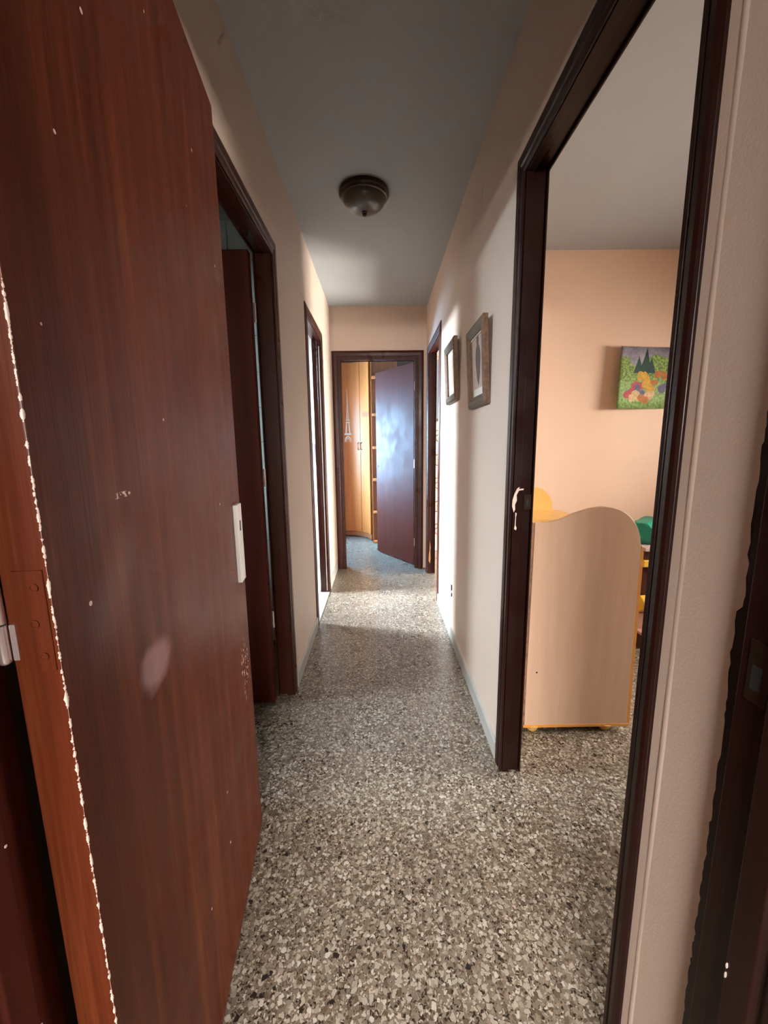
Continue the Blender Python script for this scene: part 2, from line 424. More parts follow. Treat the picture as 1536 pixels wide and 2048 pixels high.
# service room floor tiles
fs = struct(MB().box(-2.2, XLo, 2.53, 3.97, .0, .003).build('floor_service', 'grout'), 'white tiled floor of the bright service room', 'floor')
tm = None
for ix in range(6):
    for iy in range(5):
        x0 = XLo - .004 - (ix + 1) * .28; y0 = 2.54 + iy * .285
        if tm is None:
            tm = MB().box(x0 + .002, x0 + .278, y0 + .002, y0 + .283, .002, .008).build('tile', 'wtile', fs, bevel=.001, seg=1); base = (x0, y0)
        else:
            c = tm.copy(); C.objects.link(c); c.parent = fs; c.location = tm.location + Vector((x0 - base[0], y0 - base[1], 0))
struct(MB().box(-2.2, XLo, 3.955, 3.969, 0, H).build('wall_service_back', 'wtile'), 'bright white back wall of the service room', 'wall')

# ------------------------------------------------------------------ skirting
def skirt_y(name, x_wall, sgn, y0, y1, label):
    prof = [(0, 0), (.011, 0), (.011, .066), (.008, .074), (0, .075)]
    o = MB().prism(prof, lambda u, v, k: (x_wall + sgn * u, (y0, y1)[k], v)).build(name, 'skirting')
    return struct(o, label, 'baseboard')
skirt_y('baseboard_left', XL, 1, 1.936, 2.634, 'grey stone skirting between the two left doorways')
skirt_y('baseboard_left_far', XL, 1, 3.372, 3.968, 'short grey skirting at the far end of the left wall')
skirt_y('baseboard_right', XR, -1, 1.428, 3.046, 'long grey stone skirting along the right wall')
skirt_y('baseboard_right_near', XR, -1, .478, .598, 'short skirting under the narrow right wall strip')

# ------------------------------------------------------------------ door frames
CAS = [(-.0165, 0), (-.0165, .002), (0, .002), (0, .006), (.006, .009), (.018, .009), (.021, .006), (.026, .006), (.030, .010), (.050, .0115), (.060, .009), (.0675, .005), (.0675, 0)]
CAS = [(u, o) for u, o in CAS if u >= 0]
def sweep_frame(mb, s0, s1, zt, prof, T, z0=0.0, k0=1.0, kk=1.0):
    """sweep a closed profile (u outward from the opening, o out of the wall) round the two sides and the head"""
    st = [lambda u: (s0 - u * k0 * kk, z0), lambda u: (s0 - u * k0 * kk, zt + u * kk), lambda u: (s1 + u * kk, zt + u * kk), lambda u: (s1 + u * kk, z0)]
    return mb.rings([[T(f(u)[0], o, f(u)[1]) for u, o in prof] for f in st])
def lining(T_wall, rebate=.038, stop=.012):
    """profile of the jamb lining through a wall of thickness T_wall; the rebate is on the far side"""
    t = T_wall
    return [(.016, -.001), (-.000, -.001), (-.000, -(t - rebate)), (.010, -(t - rebate)), (.010, -t + .0005), (.016, -t + .0005)]
def door_frame(parent, s, T, mat, tw, back=True, k0=1.0, kk=1.0):
    s0, s1, zt = s
    sweep_frame(MB(), s0, s1, zt, CAS, T, k0=k0, kk=kk).build('casing', mat, parent, bevel=.0006, seg=1)
    sweep_frame(MB(), s0, s1, zt, lining(tw), T).build('jamb', mat, parent, bevel=.0006, seg=1)
    if back:
        T2 = lambda s_, o, z: T(s_, -tw - o, z)
        sweep_frame(MB(), s0, s1, zt, [(u, o) for u, o in CAS], T2).build('room_side_casing', mat, parent)
TLw = lambda s, o, z: (XL + o, s, z)
TRw = lambda s, o, z: (XR - o, s, z)
TEw = lambda s, o, z: (s, YE - o, z)

# --- door_1 : the big open leaf at the near left, with its frame
d1 = thing('door_1', (EO[0], EO[1], 0), 'large reddish mahogany door standing open along the left, nearest the viewer', 'door', 'structure')
# frame posts in the skewed entry wall: rebate and stop
def post(sgn, s_at, name):
    prof = [(.0, .0), (.0, -.045), (.012, -.045), (.012, -.075), (.006, -.082), (.010, -.090), (.010, -.150), (-.042, -.150), (-.042, .0)]
    if sgn < 0: prof = [(u, o) for u, o in prof]
    return MB().prism(prof, lambda u, v, k: EF(s_at + sgn * u, v, (0, 2.13)[k]))
pl = post(1, 0.0, 'frame_post').build('frame_post', 'leaf_dark', d1, bevel=.0015)
pr = post(-1, EW, 'frame_post').build('frame_post', 'frame', d1, bevel=.0015)
MB().box(-.042, EW + .042, -.150, 0, 2.088, 2.13, EF).build('frame_head', 'frame', d1, bevel=.001)
LEAF_LOC = (-.321, .377, 0.0); LEAF_ROT = math.atan2(.9941, -.1082); LW, LT = .7856, .042
leaf = MB().box(0, LW, 0, LT, .012, 2.075).build('leaf', 'leaf', d1, local=True, loc=LEAF_LOC, rotz=LEAF_ROT, bevel=.0016)
leaf['label'] = 'reddish brown varnished door leaf with pale scratches and a rubbed patch'
# lock case on the free edge
lk = MB().box(.704, .752, -.0115, .001, .868, 1.086).build('lock_case', 'grey_metal', leaf, local=True, bevel=.002)
lk['label'] = 'slim pale metal lock case'
MB().box(.722, .730, -.0125, -.0110, 1.012, 1.032).cyl((.726, -.0125, 1.036), (.726, -.0105, 1.036), .005).build('keyhole', 'dark', leaf, local=True)
# hinges
for zc in (1.075, 1.86, .24):
    hg = MB()
    hg.box(-.0015, .0006, .004, .032, zc - .052, zc + .052)
    hg = hg.build('hinge_plate', 'leaf', leaf, local=True, bevel=.0006, seg=1)
    sc = MB()
    for dz in (.035, -.002, -.036):
        sc.lathe([(.0042, 0), (.0044, .0012), (.0028, .0012), (.0024, .0006), (.0001, .0006)], (0, 0, 0), 14)
    # screw heads turned to lie on the door edge
    v = []; nper = len(sc.v) // 3
    for j, (x, y, z) in enumerate(sc.v):
        dz = (.035, -.002, -.036)[j // nper]
        v.append((-.0015 - z, .013 + x + (.004 if j // nper == 1 else 0), zc + dz + y))
    sc.v = v
    sc.build('screw', 'leaf', leaf, local=True)
    kn = MB(); a, b_ = -.0035, .0465
    kn.lathe([(.0001, zc + .0415), (.003, zc + .0405), (.0052, zc + .038), (.0056, zc + .002), (.0056, zc + .0012), (.0040, zc + .0012)], (a, b_, 0), 20)
    kn.lathe([(.0040, zc - .0005), (.0056, zc - .0005), (.0056, zc - .036), (.0052, zc - .0385), (.003, zc - .0405), (.0001, zc - .0415)], (a, b_, 0), 20)
    kn.build('hinge_knuckle', 'steel_paint', leaf, local=True, smooth=True)
    MB().box(-.0030, .0005, .0345, .0400, zc - .038, zc - .001).build('hinge_tab', 'steel_paint', leaf, local=True, bevel=.0006, seg=1)
# worn flakes on the frame edges
rnd = random.Random(11)
def flake_strip(name, parent, T, z0, z1, count, size):
    mb = MB()
    for i in range(count):
        z = rnd.uniform(z0, z1); h = rnd.uniform(.4, 1.5) * size; w = rnd.uniform(.25, .6) * size
        poly = [(w * math.cos(t) * rnd.uniform(.6, 1.1), h * math.sin(t) * rnd.uniform(.6, 1.1)) for t in [2 * math.pi * q / 7 for q in range(7)]]
        mb.prism(poly, lambda u, v, k: T(u, z + v, (0, .0006)[k]))
    return mb.build(name, 'bare', parent)
flake_strip('paint_flake', d1, lambda u, v, k: EF(.0123 + k, -.0475 + u, v), .35, 1.0, 9, .004)
flake_strip('paint_flake', d1, lambda u, v, k: EF(EW - .0123 - k, -.0475 + u, v), .45, .62, 4, .004)
rnd = random.Random(21); edge = []; z = .0
while z < 1.95:
    y = .4765 + rnd.uniform(-.0016, .0020) + (.004 if .93 < z < 1.03 else 0) - (.003 if 1.03 <= z < 1.10 else 0)
    edge.append((y, z)); z += rnd.uniform(.004, .016)
MB().prism([(.462, 0)] + edge + [(.462, edge[-1][1])], lambda u, v, k: (XR - (0, .0007)[k], u, v)).build('ragged_paint_edge', 'frame', d1)
# keep plate on the right-hand post
kp = MB().box(EW - .0016, EW + .0005, -.036, -.010, .940, 1.015, EF).build('strike_plate', 'bronze', d1, bevel=.0008, seg=1)
MB().box(EW - .0020, EW - .0010, -.028, -.016, .955, .985, EF).build('strike_hole', 'dark', d1)

# --- door_2 : bathroom doorway, near left
d2 = thing('door_2', (XL, L1[0], 0), 'bathroom doorway on the left with a dark moulded casing and brown leaf swung inside', 'door', 'structure')
door_frame(d2, L1, TLw, 'frame_red', .07)
lf = MB().box(-1.135, XLo - .006, 1.795, 1.830, .010, 2.030).build('leaf', 'leaf_dark', d2, bevel=.002)
for zc in (.42, 1.10, 1.80):
    MB().cyl((XLo - .002, 1.838, zc - .04), (XLo - .002, 1.838, zc + .04), .006).build('hinge', 'steel_paint', d2, smooth=True)
# --- door_3 : service doorway, far left
d3 = thing('door_3', (XL, L2[0], 0), 'far left doorway opening to the bright white service room', 'door', 'structure')
door_frame(d3, L2, TLw, 'frame_red', .07, False)
MB().box(-1.10, XLo - .022, 2.650, 2.685, .012, 2.030).build('leaf', 'leaf_dark', d3, bevel=.002)
MB().box(XL - .016, XL - .010, L2[1] - .0020, L2[1] + .0005, .02, 2.0).build('catchlight_strip', 'ivory', d3)  # pale strip painted in as the catch-light along the jamb edge
MB().box(XLo - .004, XL + .006, L2[0], L2[1], 0, .006).build('threshold', 'skirting', d3)
MB().cyl((XL - .050, L2[1], 1.02), (XL - .050, L2[1] - .0012, 1.02), .008).build('latch_hole', 'dark', d3)
# --- door_4 : end doorway with its leaf half open into the bedroom
d4 = thing('door_4', (0, YE, 0), 'end doorway with a dark brown leaf half open into the bedroom', 'door', 'structure')
door_frame(d4, E1, TEw, 'frame_red', .07, kk=1.235)
ang = math.atan2(4.622 - 4.055, -.029 - .338)
lf4 = MB().box(0, .695, -.036, 0, .012, 2.022).build('leaf', 'leaf_dark', d4, local=True, loc=(.338, 4.050, 0), rotz=ang, bevel=.002)
lf4['label'] = 'dark brown leaf with a bluish sheen from the window'
MB().cyl((.655, -.0005, 1.00), (.655, .0025, 1.00), .008).build('latch_hole', 'dark', lf4, local=True)
for zc in (.25, 1.05, 1.80):
    MB().cyl((.346, 4.046, zc - .04), (.346, 4.046, zc + .04), .006).build('hinge', 'steel_paint', d4, smooth=True)
# --- door_5 : far right doorway
d5 = thing('door_5', (XR, R2[0], 0), 'far right doorway with chipped dark casing and bright light behind', 'door', 'structure')
door_frame(d5, R2, TRw, 'frame_red', .0635)
MB().box(XRo + .024, 1.14, 3.062, 3.098, .012, 2.030).build('leaf', 'leaf_dark', d5, bevel=.002)
pz = [(-.010, .0), (.004, -.03), (.010, .02), (.006, .09), (.010, .13), (.002, .20), (.000, .10), (-.006, .06)]
MB().prism(pz, lambda u, v, k: (XR + .018 + u, R2[1] - (0, .0008)[k], .13 + v)).build('chipped_spot', 'ochre', d5)
# --- door_6 : near right doorway to the child's room
d6 = thing('door_6', (XR, R1[0], 0), 'tall dark doorway on the right opening to the child room', 'door', 'structure')
door_frame(d6, R1, TRw, 'frame', .0635, k0=.62)
MB().box(XRo + .024, 1.20, .590, .626, .012, 2.030).build('leaf', 'leaf_dark', d6, bevel=.002)
yj = R1[1]
def onjamb(u, v, k): return (u, yj - (0, .0009)[k], v)
ragged = [(.455, 1.008), (.449, 1.03), (.450, 1.052), (.456, 1.072), (.464, 1.090), (.472, 1.095), (.470, 1.082), (.463, 1.068), (.465, 1.05), (.459, 1.035), (.460, 1.018)]
MB().prism(ragged, onjamb).build('chipped_spot', 'bare', d6)
MB().prism([(.468, 1.088), (.486, 1.090), (.486, 1.085), (.470, 1.083)], onjamb).build('chipped_spot', 'bare', d6)
MB().prism([(.459, .950), (.466, .946), (.468, .954), (.464, .962), (.464, .990), (.466, 1.005), (.461, 1.008), (.462, .985), (.461, .962)], onjamb).build('chipped_spot', 'bare', d6)
MB().box(.4885, .5130, yj - .0016, yj + .0005, 1.018, 1.070).build('strike_plate', 'bronze', d6, bevel=.0006, seg=1)
MB().box(.4960, .5050, yj - .0022, yj - .0012, 1.030, 1.052).build('strike_hole', 'dark', d6)

# ------------------------------------------------------------------ windows of the rooms (daylight comes in here)
def window_y(n, x, hole, label, bars=1, turn=False):
    """window in a wall running along y, at wall centre x"""
    s0, s1, z0, z1 = hole
    w = thing('window_%d' % n, ((s0 + s1) / 2, x, z0) if turn else (x, (s0 + s1) / 2, z0), label, 'window', 'structure')
    T = .04
    class MB(globals()['MB']):
        def box(self, a, b, c, d, e, f):
            return super().box(c, d, a, b, e, f) if turn else super().box(a, b, c, d, e, f)
    mb = MB().box(x - .025, x + .025, s0, s0 + T, z0, z1).box(x - .025, x + .025, s1 - T, s1, z0, z1).box(x - .025, x + .025, s0 + T, s1 - T, z0, z0 + T).box(x - .025, x + .025, s0 + T, s1 - T, z1 - T, z1)
    mb.build('window_frame', 'plastic', w)
    st = (s1 - s0 - 2 * T) / (bars + 1)
    for i in range(bars):
        c = s0 + T + st * (i + 1)
        MB().box(x - .018, x + .018, c - .018, c + .018, z0 + T, z1 - T).build('mullion', 'plastic', w)
    for i in range(bars + 1):
        a = s0 + T + st * i
        MB().box(x - .003, x + .003, a + (.018 if i else 0), a + st - (.018 if i < bars else 0), z0 + T, z1 - T).build('pane', 'glass', w)
window_y(1, -2.20, W_serv, 'service room window')
window_y(2, -1.40, W_bed, 'bedroom window beside the wardrobe')
window_y(3, 3.20, W_child, 'child room window on the right')
window_y(4, -3.0, W_liv, 'window of the room before the corridor', 1, True)
window_y(5, -2.20, W_bath, 'small bathroom window', 0)
window_y(6, 2.30, W_balc, 'full-height balcony window')
# glazed ironwork door seen through the far right doorway
w7 = thing('door_7', (.93, 4.66, 0), 'glazed back door with a bright upper pane and scrolled lower part beyond the far right doorway', 'door', 'structure')
mb = MB().box(.56, .60, 4.655, 4.70, .03, 2.20).box(1.26, 1.30, 4.655, 4.70, .03, 2.20).box(.60, 1.26, 4.655, 4.70, 2.16, 2.20).box(.60, 1.26, 4.655, 4.70, .03, .10)
mb.build('door_frame', 'cream', w7)
MB().box(.60, 1.26, 4.655, 4.70, 1.495, 1.525).build('mid_rail', 'iron', w7)
MB().box(.60, 1.26, 4.675, 4.681, 1.525, 2.16).build('pane', 'frosted', w7)
MB().box(.60, 1.26, 4.680, 4.690, .10, 1.495).build('lower_panel', 'cream', w7)
for j in range(5):
    for i in range(5):
        cx = .665 + i * .13; cz = .24 + j * .27; pts = []
        for q in range(26):
            t = q / 25 * 4.2 * math.pi / 1.6; r = .055 * (1 - q / 32)
            pts.append((cx + (r * math.cos(t)) * (1 if (i + j) % 2 else -1), 4.668, cz + 1.6 * r * math.sin(t)))
        MB().tube(pts, .006, 6).build('scroll', 'iron', w7, smooth=True)

# ------------------------------------------------------------------ ceiling lamp
lc = (-.062, 2.268)
lamp = thing('ceiling_lamp', (lc[0], lc[1], H - .105), 'round bronze-rimmed ceiling lamp with a smoky glass bowl', 'ceiling lamp')
MB().lathe([(.001, 0), (.122, 0), (.126, -.008), (.126, -.020), (.118, -.026), (.116, -.034), (.108, -.038), (.100, -.036), (.001, -.03)], (lc[0], lc[1], H), 56).build('rim', 'bronze', lamp, smooth=True)
prof = [(.108 * math.cos(t), -.034 - .064 * math.sin(t)) for t in [i * math.pi / 2 / 12 for i in range(12)]] + [(.004, -.098)]
MB().lathe(prof, (lc[0], lc[1], H), 56).build('glass_bowl', 'amber', lamp, smooth=True)
MB().lathe([(.004, -.094), (.014, -.096), (.015, -.101), (.010, -.105), (.011, -.110), (.006, -.115), (.001, -.116)], (lc[0], lc[1], H), 24).build('finial', 'bronze', lamp, smooth=True)

# ------------------------------------------------------------------ framed pictures on the right wall
def picture(y0, y1, z0, z1, lean, label, dark):
    h = z1 - z0; w = y1 - y0; yc = (y0 + y1) / 2
    p = thing('framed_picture', (XR - .012, yc, z0), label, 'picture', group='framed prints on the right wall')
    def T(a, o, z):      # a along the wall from y0, o out of the wall, z up the frame
        return (XR - .001 - o - lean * z / h, y0 + a, z0 + z)
    fw = .045
    prof = [(0, .004), (0, .018), (.010, .020), (.018, .024), (.034, .026), (fw, .020), (fw, .0), (.006, .0)]
    def ring(u, o): return [T(fw - u, o, fw - u), T(w - fw + u, o, fw - u), T(w - fw + u, o, h - fw + u), T(fw - u, o, h - fw + u)]
    rails = []
    cor = [lambda u: (fw - u, fw - u), lambda u: (w - fw + u, fw - u), lambda u: (w - fw + u, h - fw + u), lambda u: (fw - u, h - fw + u)]
    for i in range(4):
        a, b = cor[i], cor[(i + 1) % 4]
        MB().rings([[T(a(u)[0], o, a(u)[1]) for u, o in prof], [T(b(u)[0], o, b(u)[1]) for u, o in prof]]).build('frame_rail', 'gilt' if i in (1, 3) else 'gilt_green', p, bevel=.001, seg=1)
    MB().box(fw - .006, w - fw + .006, .003, .007, fw - .006, h - fw + .006, T).build('mount', 'mat_pink' if dark else 'mat_grey', p)
    if dark:
        sh = [(.0, -.10), (.014, -.07), (.026, -.01), (.028, .03), (.018, .062), (.010, .072), (.014, .088), (.010, .105), (.0, .112), (-.010, .105), (-.014, .088), (-.010, .072), (-.018, .062), (-.028, .03), (-.026, -.01), (-.014, -.07)]
        MB().prism([(w / 2 + u * 1.5, h * .55 + v) for u, v in sh], lambda u, v, k: T(u, (.0071, .0078)[k], v)).build('printed_figure', 'ink', p)
        MB().box(w / 2 - .085, w / 2 + .085, .0071, .0078, fw + .004, fw + .034, T).build('caption_strip', 'ivory', p)
        MB().box(fw, w - fw, .0071, .012, h - fw - .005, h - fw, T).build('slip', 'ivory', p)
    else:
        mb = MB()
        a0, a1, b0, b1, t = fw + .022, w - fw - .022, fw + .024, h - fw - .024, .006
        mb.box(a0, a1, .0071, .0082, b0, b0 + t, T).box(a0, a1, .0071, .0082, b1 - t, b1, T).box(a0, a0 + t, .0071, .0082, b0 + t, b1 - t, T).box(a1 - t, a1, .0071, .0082, b0 + t, b1 - t, T)
        mb.build('inner_border', 'ivory', p)
        MB().box(a0 + .02, a1 - .02, .0071, .0078, b0 + .025, b1 - .025, T).build('faded_print', 'mat_pink', p)
    return p
picture(1.685, 1.993, 1.404, 1.748, .018, 'gilt framed print of a dark slender figure, the nearer of two on the right wall', True)
picture(2.334, 2.660, 1.486, 1.828, .016, 'gilt framed pale print on the right wall, nearer the far doorway', False)
# broken cable outlet low on the right wall
so = thing('cable_outlet', (XR, 2.485, .29), 'small broken cable outlet low on the right wall', 'outlet')
MB().box(XR - .010, XR, 2.470, 2.515, .298, .318).build('outlet_stub', 'plastic', so, bevel=.002)
MB().box(XR - .006, XR, 2.462, 2.474, .318, .352).box(XR - .006, XR, 2.458, 2.468, .278, .298).build('outlet_gap', 'dark', so)

# ------------------------------------------------------------------ child's cabinet
YF = 1.563
cb = thing('toy_cabinet', (.83, 1.70, 0), 'low beige children cabinet with a wavy top and yellow trim', 'cabinet')
top = [(.612, .932), (.640, .929), (.672, .932), (.709, .941), (.767, .966), (.825, .984), (.865, .990), (.884, .991), (.914, .987), (.944, .978), (.970, .964), (.991, .947), (1.008, .927), (1.022, .902), (1.034, .868), (1.041, .835), (1.044, .800)]
side = [(.608, .040)] + [(u, z) for u, z in top] + [(1.052, .040)]
MB().prism(side, lambda u, v, k: (u, (YF, YF + .018)[k], v)).build('side_panel', 'laminate', cb, bevel=.001, seg=1)
MB().box(.604, 1.060, YF - .002, YF + .020, .030, .041).build('bottom_edge_band', 'orange', cb)
MB().prism([(1.046, .83), (1.056, .80), (1.064, .032), (1.052, .032), (1.0445, .80)], lambda u, v, k: (u, (YF + .0005, YF + .022)[k], v)).build('side_edge_band', 'orange', cb)
MB().box(.600, .6085, YF + .0005, YF + .085, .034, .928).build('chipped_edge', 'chip', cb)
MB().box(.6085, 1.046, YF + .0185, 1.862, .034, .760).build('body', 'laminate', cb)
MB().box(.596, .84, YF + .0185, 1.862, .905, .931).build('top_board', 'yellow', cb, bevel=.004)
MB().box(.6085, .63, YF + .0185, 1.862, .760, .905).build('front_rail', 'yellow', cb)
rp = [(.58, .77), (1.046, .77), (1.044, .86), (1.0, .90), (.86, .905), (.83, .912), (.80, .935)] + [(.703 + .095 * math.cos(t), .945 + .098 * math.sin(t)) for t in [math.pi * q / 14 for q in range(0, 15)]] + [(.60, .92), (.59, .90)]
MB().prism(rp, lambda u, v, k: (u, (1.844, 1.862)[k], v)).build('back_panel', 'yellow', cb)
for fx in (.652, .969):
    for fy in (1.590, 1.835):
        MB().lathe([(.001, 0), (.016, .001), (.022, .008), (.030, .026), (.034, .034), (.001, .034)], (fx, fy, 0), 20).build('foot', 'yellow', cb, smooth=True)
MB().cyl((.650, YF - .0006, .287), (.650, YF + .001, .287), .004, 10).build('screw_hole', 'dark', cb)

# ------------------------------------------------------------------ desk with green bag behind the cabinet
dk = thing('toy_dresser', (1.95, 2.45, 0), 'dark brown dresser with yellow rails behind the beige cabinet', 'dresser')
x0, x1 = 1.58, 2.25
MB().box(x0 - .02, x1 + .02, 2.30, 2.78, .600, .622).build('top_board', 'desk_top', dk, bevel=.003)
MB().box(x0, x1, 2.33, 2.77, .545, .600).build('apron', 'desk', dk)
MB().box(x0 - .005, x1, 2.325, 2.345, .495, .540).build('yellow_rail', 'yplastic', dk, bevel=.006)
MB().box(x0, x1, 2.36, 2.77, .10, .545).build('body', 'desk', dk)
MB().prism([(2.355, .285), (2.345, .315), (2.290, .285), (2.285, .245), (2.340, .205), (2.355, .215)], lambda u, v, k: ((x0 + .0, x1)[k], u, v + (0, .03)[k])).build('tilted_bin', 'yplastic', dk, bevel=.006)
MB().box(x0 - .01, x1, 2.27, 2.36, .085, .100).build('foot_board', 'pink', dk)
MB().box(x0 - .01, x1, 2.335, 2.355, .100, .20).build('kick_panel', 'pink', dk)
MB().box(x0 - .015, x1, 2.275, 2.77, 0, .085).build('plinth', 'desk', dk)
# crumpled bag
bm = bmesh.new(); bmesh.ops.create_icosphere(bm, subdivisions=4, radius=1)
rnd = random.Random(5)
dirs = [(Vector((rnd.gauss(0, 1), rnd.gauss(0, 1), rnd.gauss(0, 1))).normalized(), rnd.uniform(.55, .95)) for _ in range(22)]
for v in bm.verts:
    r = 1.15
    nrm = v.co.normalized()
    for d_, lim in dirs:
        q = nrm.dot(d_)
        if q > 1e-3: r = min(r, lim / q)
    v.co = nrm * r
    v.co.x *= .155; v.co.y *= .11; v.co.z *= .105
    if v.co.z < -.075: v.co.z = -.075
me = bpy.data.meshes.new('plastic_bag'); bm.to_mesh(me); bm.free(); me.materials.append(MT['bag'])
bag = bpy.data.objects.new('plastic_bag', me); C.objects.link(bag); bag.location = (1.705, 2.47, .6975)
tag(bag, 'crumpled green bag lying on the dark dresser', 'bag')
ear = MB().prism([(0, 0), (.05, -.01), (.07, .07), (.045, .10), (.03, .06)], lambda u, v, k: (1.74 + u, 2.45 + (0, .012)[k] + v * .2, .76 + v)).build('bag_handle', 'bag', None)
ear.parent = bag; ear.location = ear.location - bag.location

# ------------------------------------------------------------------ poster (curling off the wall)
def poster_material():
    m, nt, b = new_mat('meadow_poster_print'); g = NT(nt); s = g.sep(g.pos('UV')); U, V = s[0], s[1]
    po = g.pos('UV'); w1, _ = g.noise(po, 9, 3); wob = g.math('MULTIPLY_ADD', w1, 1.0, -.5)
    f, _ = g.noise(po, 3, 3)
    col = g.ramp(f, [(.3, (.20, .18, .24)), (.7, (.36, .34, .40))])
    leafy, _ = g.noise(po, 26, 3)
    bush = g.ramp(leafy, [(.35, (.06, .13, .03)), (.6, (.28, .40, .10))])
    for cx, cz, rx, rz in ((.02, .62, .22, .22), (.16, .55, .20, .18), (.72, .66, .24, .22), (.95, .60, .2, .2), (.45, .55, .3, .16)):
        col = g.mix(g.blob(U, V, cx, cz, rx, rz, .12, wob), col, bush)
    for cx, zt, zb, kx in ((.50, .98, .58, .30), (.36, .86, .58, .32), (.60, .84, .58, .34)):
        w_ = g.math('MULTIPLY', g.math('SUBTRACT', zt, g.math('ADD', V, g.math('MULTIPLY', wob, .08))), kx)
        tri = g.math('MULTIPLY', g.math('LESS_THAN', g.math('ABSOLUTE', g.math('SUBTRACT', U, cx)), w_), g.math('GREATER_THAN', V, zb))
        col = g.mix(tri, col, (.012, .05, .04))
    mead = g.ramp(leafy, [(.35, (.15, .30, .08)), (.65, (.33, .46, .18))])
    n, _ = g.noise(po, 5, 2)
    col = g.mix(g.math('GREATER_THAN', g.math('ADD', .42, g.math('MULTIPLY', n, .06)), V), col, mead)
    # heaps of flowers in yellow, orange, rose and lilac
    rnd = random.Random(2)
    pal = {'y': (.58, .33, .04), 'o': (.42, .15, .035), 'r': (.42, .07, .08), 'l': (.12, .11, .20), 'c': (.60, .42, .22)}
    spots = []
    zones = (('l', .84, .34, .16, .13), ('o', .76, .50, .16, .09), ('y', .42, .50, .16, .10), ('r', .36, .39, .14, .06), ('y', .58, .38, .10, .10), ('l', .42, .30, .08, .07), ('r', .22, .24, .06, .08), ('c', .34, .19, .10, .06), ('c', .62, .22, .12, .06), ('o', .50, .15, .10, .04))
    for key, cx, cz, rx, rz in zones:
        for q in range(5):
            spots.append((key, cx + rnd.uniform(-rx, rx) * .8, cz + rnd.uniform(-rz, rz) * .8, rnd.uniform(.045, .075), rnd.uniform(.04, .065)))
    for key, cx, cz, rx, rz in spots:
        col = g.mix(g.blob(U, V, cx, cz, rx, rz, .10, wob), col, pal[key])
    pet = g.n('ShaderNodeTexVoronoi', feature='F1'); pet.inputs['Scale'].default_value = 24; g.l(po, pet.inputs['Vector'])
    col = g.mix(.35, col, g.mix(1.0, col, g.ramp(pet.outputs['Distance'], [(0, 1.3), (.8, .25)]), 'MULTIPLY'))
    g.l(col, b.inputs['Base Color']); b.inputs['Roughness'].default_value = .6; b.inputs['Specular IOR Level'].default_value = .2
    return m
px0, px1, pz0, pz1 = 1.632, 2.040, 1.470, 1.880
nu, nv = 20, 6; vv = []; ff = []; uvs = []
for sgn in (0, 1):
    for j in range(nv + 1):
        for i in range(nu + 1):
            u, v = i / nu, j / nv
            curl = .052 * (1 - u) ** 1.6 + .010 * (1 - v) * (1 - u)
            vv.append((px0 + (px1 - px0) * u + .008 * v * (1 - u), 2.904 - curl + sgn * .0022, pz0 + (pz1 - pz0) * v)); uvs.append((u, v))
N_ = (nu + 1) * (nv + 1)
for sgn in (0, 1):
    for j in range(nv):
        for i in range(nu):
            a = sgn * N_ + j * (nu + 1) + i; q = (a, a + 1, a + nu + 2, a + nu + 1); ff.append(q if not sgn else q[::-1])
rim = [i for i in range(nu + 1)] + [j * (nu + 1) + nu for j in range(1, nv + 1)] + [nv * (nu + 1) + i for i in range(nu - 1, -1, -1)] + [j * (nu + 1) for j in range(nv - 1, 0, -1)]
for a, b in zip(rim, rim[1:] + rim[:1]): ff.append((a, a + N_, b + N_, b))
org = Vector(((px0 + px1) / 2, 2.89, pz0))
me = bpy.data.meshes.new('poster'); me.from_pydata([Vector(v) - org for v in vv], [], ff)
ul = me.uv_layers.new(name='UVMap')
for lp in me.loops: ul.data[lp.index].uv = uvs[lp.vertex_index]
for p in me.polygons: p.use_smooth = True
me.materials.append(poster_material())
ps = bpy.data.objects.new('poster', me); C.objects.link(ps); ps.location = org
tag(ps, 'colourful meadow poster curling off the peach wall of the child room', 'poster')

# ------------------------------------------------------------------ wardrobe in the end bedroom: concave corner front
wd = thing('wardrobe', (-.45, 5.75, 0), 'honey-coloured wardrobe with a concave curved front and tower decal', 'wardrobe')
CX, CY, AX, AY = -.475, 5.02, .375, .455
def arc(t, off=0.0): return (CX + (AX + off) * math.sin(t), CY + (AY + off) * math.cos(t))
t0, t1, tm_ = -.95, 1.30, math.asin((-.252 - CX) / AX)
def curved_panel(ta, tb, z0, z1, off0, off1, n=14):
    inner = [arc(ta + (tb - ta) * i / n, off0) for i in range(n + 1)]; outer = [arc(ta + (tb - ta) * i / n, off1) for i in range(n, -1, -1)]
    return MB().prism(inner + outer, lambda u, v, k: (u, v, (z0, z1)[k]))
ZT = 2.34
for i, (a, b) in enumerate(((-.35, tm_ - .006), (tm_ + .006, 1.16))):
    dr = curved_panel(a, b, .075, ZT - .05, 0, .018).build('door', 'honey', wd, bevel=.0015, seg=1)
    th = tm_ + (-.075 if i == 0 else .060)
    c, s_ = arc(th, -.018), arc(th, 0)
    hd = MB().tube([(s_[0], s_[1], 1.180), (c[0], c[1], 1.188), (c[0], c[1], 1.268), (s_[0], s_[1], 1.276)], .0065, 8)
    hd.build('handle', 'bronze', dr, smooth=True)
    if i == 0: door_l = dr
    else: door_r = dr
curved_panel(t0, -.356, .075, ZT - .05, 0, .018).build('door', 'honey', wd, bevel=.0015, seg=1)
curved_panel(t0, 1.20, 0.012, .070, .006, .03).build('plinth', 'honey_dark', wd)
curved_panel(t0, 1.20, ZT - .046, ZT, -.006, .03).build('cornice', 'honey_dark', wd)
back = [arc(t0 + (1.18 - t0) * i / 16, .022) for i in range(17)] + [(-.09, 6.15), (-.80, 6.15)]
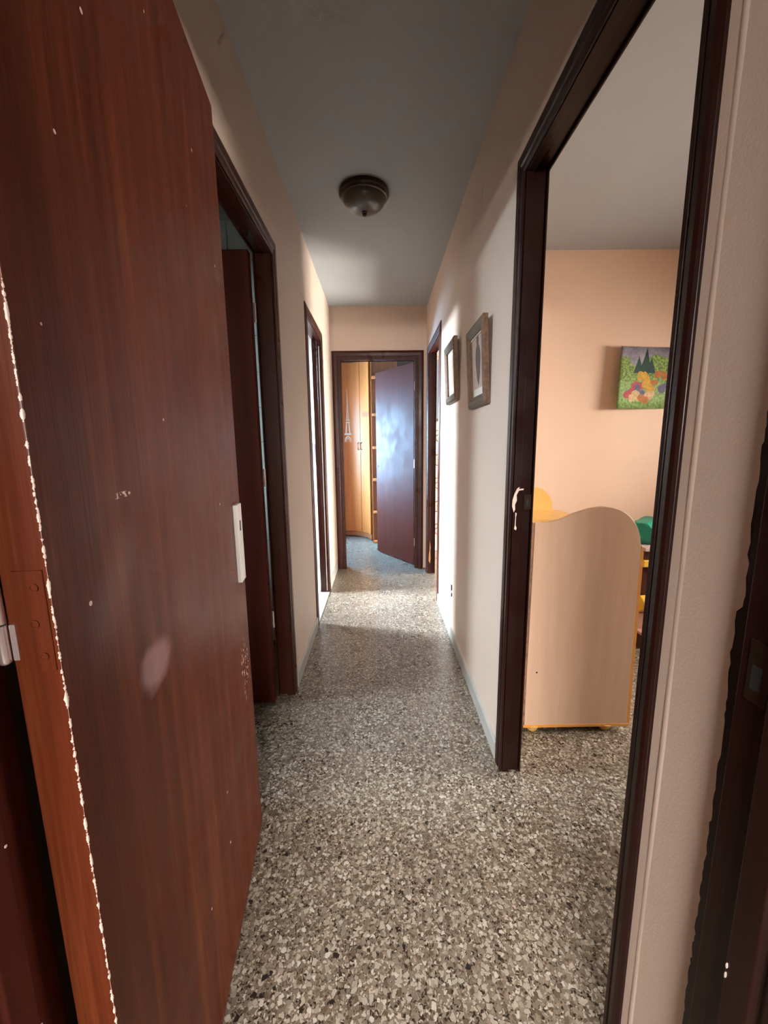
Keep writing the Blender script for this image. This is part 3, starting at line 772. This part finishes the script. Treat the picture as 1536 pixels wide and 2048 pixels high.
MB().prism(back, lambda u, v, k: (u, v, (.012, ZT)[k])).build('carcass', 'honey_dark', wd)
# tower decal on the left door
def on_door(u, z, off):
    t = math.asin(max(-.99, min(.99, (u - CX) / AX))); return arc(t, off) + (z,)
def decal(poly): return MB().prism(poly, lambda u, v, k: on_door(u, v, (-.0002, -.0016)[k]))
uc = -.418
parts = [[(-.006, 1.80), (.006, 1.80), (.004, 1.96), (-.004, 1.96)],
         [(-.016, 1.58), (-.005, 1.58), (-.001, 1.80), (-.006, 1.80)], [(.005, 1.58), (.016, 1.58), (.006, 1.80), (.001, 1.80)],
         [(-.024, 1.56), (.024, 1.56), (.024, 1.578), (-.024, 1.578)],
         [(-.026, 1.53), (.026, 1.53), (.026, 1.545), (-.026, 1.545)],
         [(-.034, 1.40), (-.016, 1.40), (-.010, 1.53), (-.022, 1.53)], [(.016, 1.40), (.034, 1.40), (.022, 1.53), (.010, 1.53)],
         [(-.046, 1.375), (.046, 1.375), (.046, 1.398), (-.046, 1.398)]]
for q in parts: decal([(uc + u, z) for u, z in q]).build('tower_decal', 'silver', door_l)
for rr, ww in ((.046, .010), (.030, .006)):
    decal([(uc + rr * math.cos(t), 1.285 + 1.7 * rr * math.sin(t)) for t in [math.pi * q / 10 for q in range(11)]] + [(uc + (rr - ww) * math.cos(t), 1.285 + 1.7 * (rr - ww) * math.sin(t)) for t in [math.pi * q / 10 for q in range(10, -1, -1)]]).build('tower_decal', 'silver', door_l)
for j in range(4):
    decal([(-.215 + j * .022, 1.600 - .004 * j), (-.200 + j * .022, 1.600), (-.202 + j * .022, 1.660), (-.217 + j * .022, 1.655)]).build('faint_sticker', 'honey_dark', door_r)
# rounded corner shelves at its right end
cs = thing('corner_shelf', (.02, 5.10, 0), 'open corner shelf tower with rounded shiny shelf edges beside the wardrobe', 'shelf')
MB().box(-.088, .22, 5.10, 5.122, .010, 2.30).build('back_board', 'honey_dark', cs)
MB().box(-.100, -.086, 5.06, 5.122, 0, 2.30).build('upright', 'honey', cs, bevel=.003)
for z in (.018, .400, .812, 1.206, 1.604, 2.042):
    rp = [(-.086 + .30 * (i / 16), 5.10 - .085 * (math.sin(math.pi * min(1, .18 + i / 16 * .8))) ** .6) for i in range(17)] + [(.214, 5.10), (-.086, 5.10)]
    MB().prism(rp, lambda u, v, k: (u, v, (z - .018, z + .018)[k])).build('shelf_board', 'shelf_gloss' if False else 'honey', cs, bevel=.008, seg=3)

# ------------------------------------------------------------------ towel in the service room
tw = MB()
tw.prism([(-.045, 0), (.045, 0), (.043, .09), (.038, .17), (-.038, .17), (-.043, .09)], lambda u, v, k: (-.690 + u, 3.905 + (0, .03)[k] - .004 * math.sin(u * 90), 1.115 + v))
tw = tw.build('hand_towel', 'blue', bevel=.006)
tag(tw, 'small blue cloth hanging on the bright white wall of the service room', 'towel')
pg = MB().cyl((-.690, 3.955, 1.275), (-.690, 3.915, 1.275), .008).build('towel_hook', 'steel', None, smooth=True)
pg.parent = tw; pg.location = pg.location - tw.location
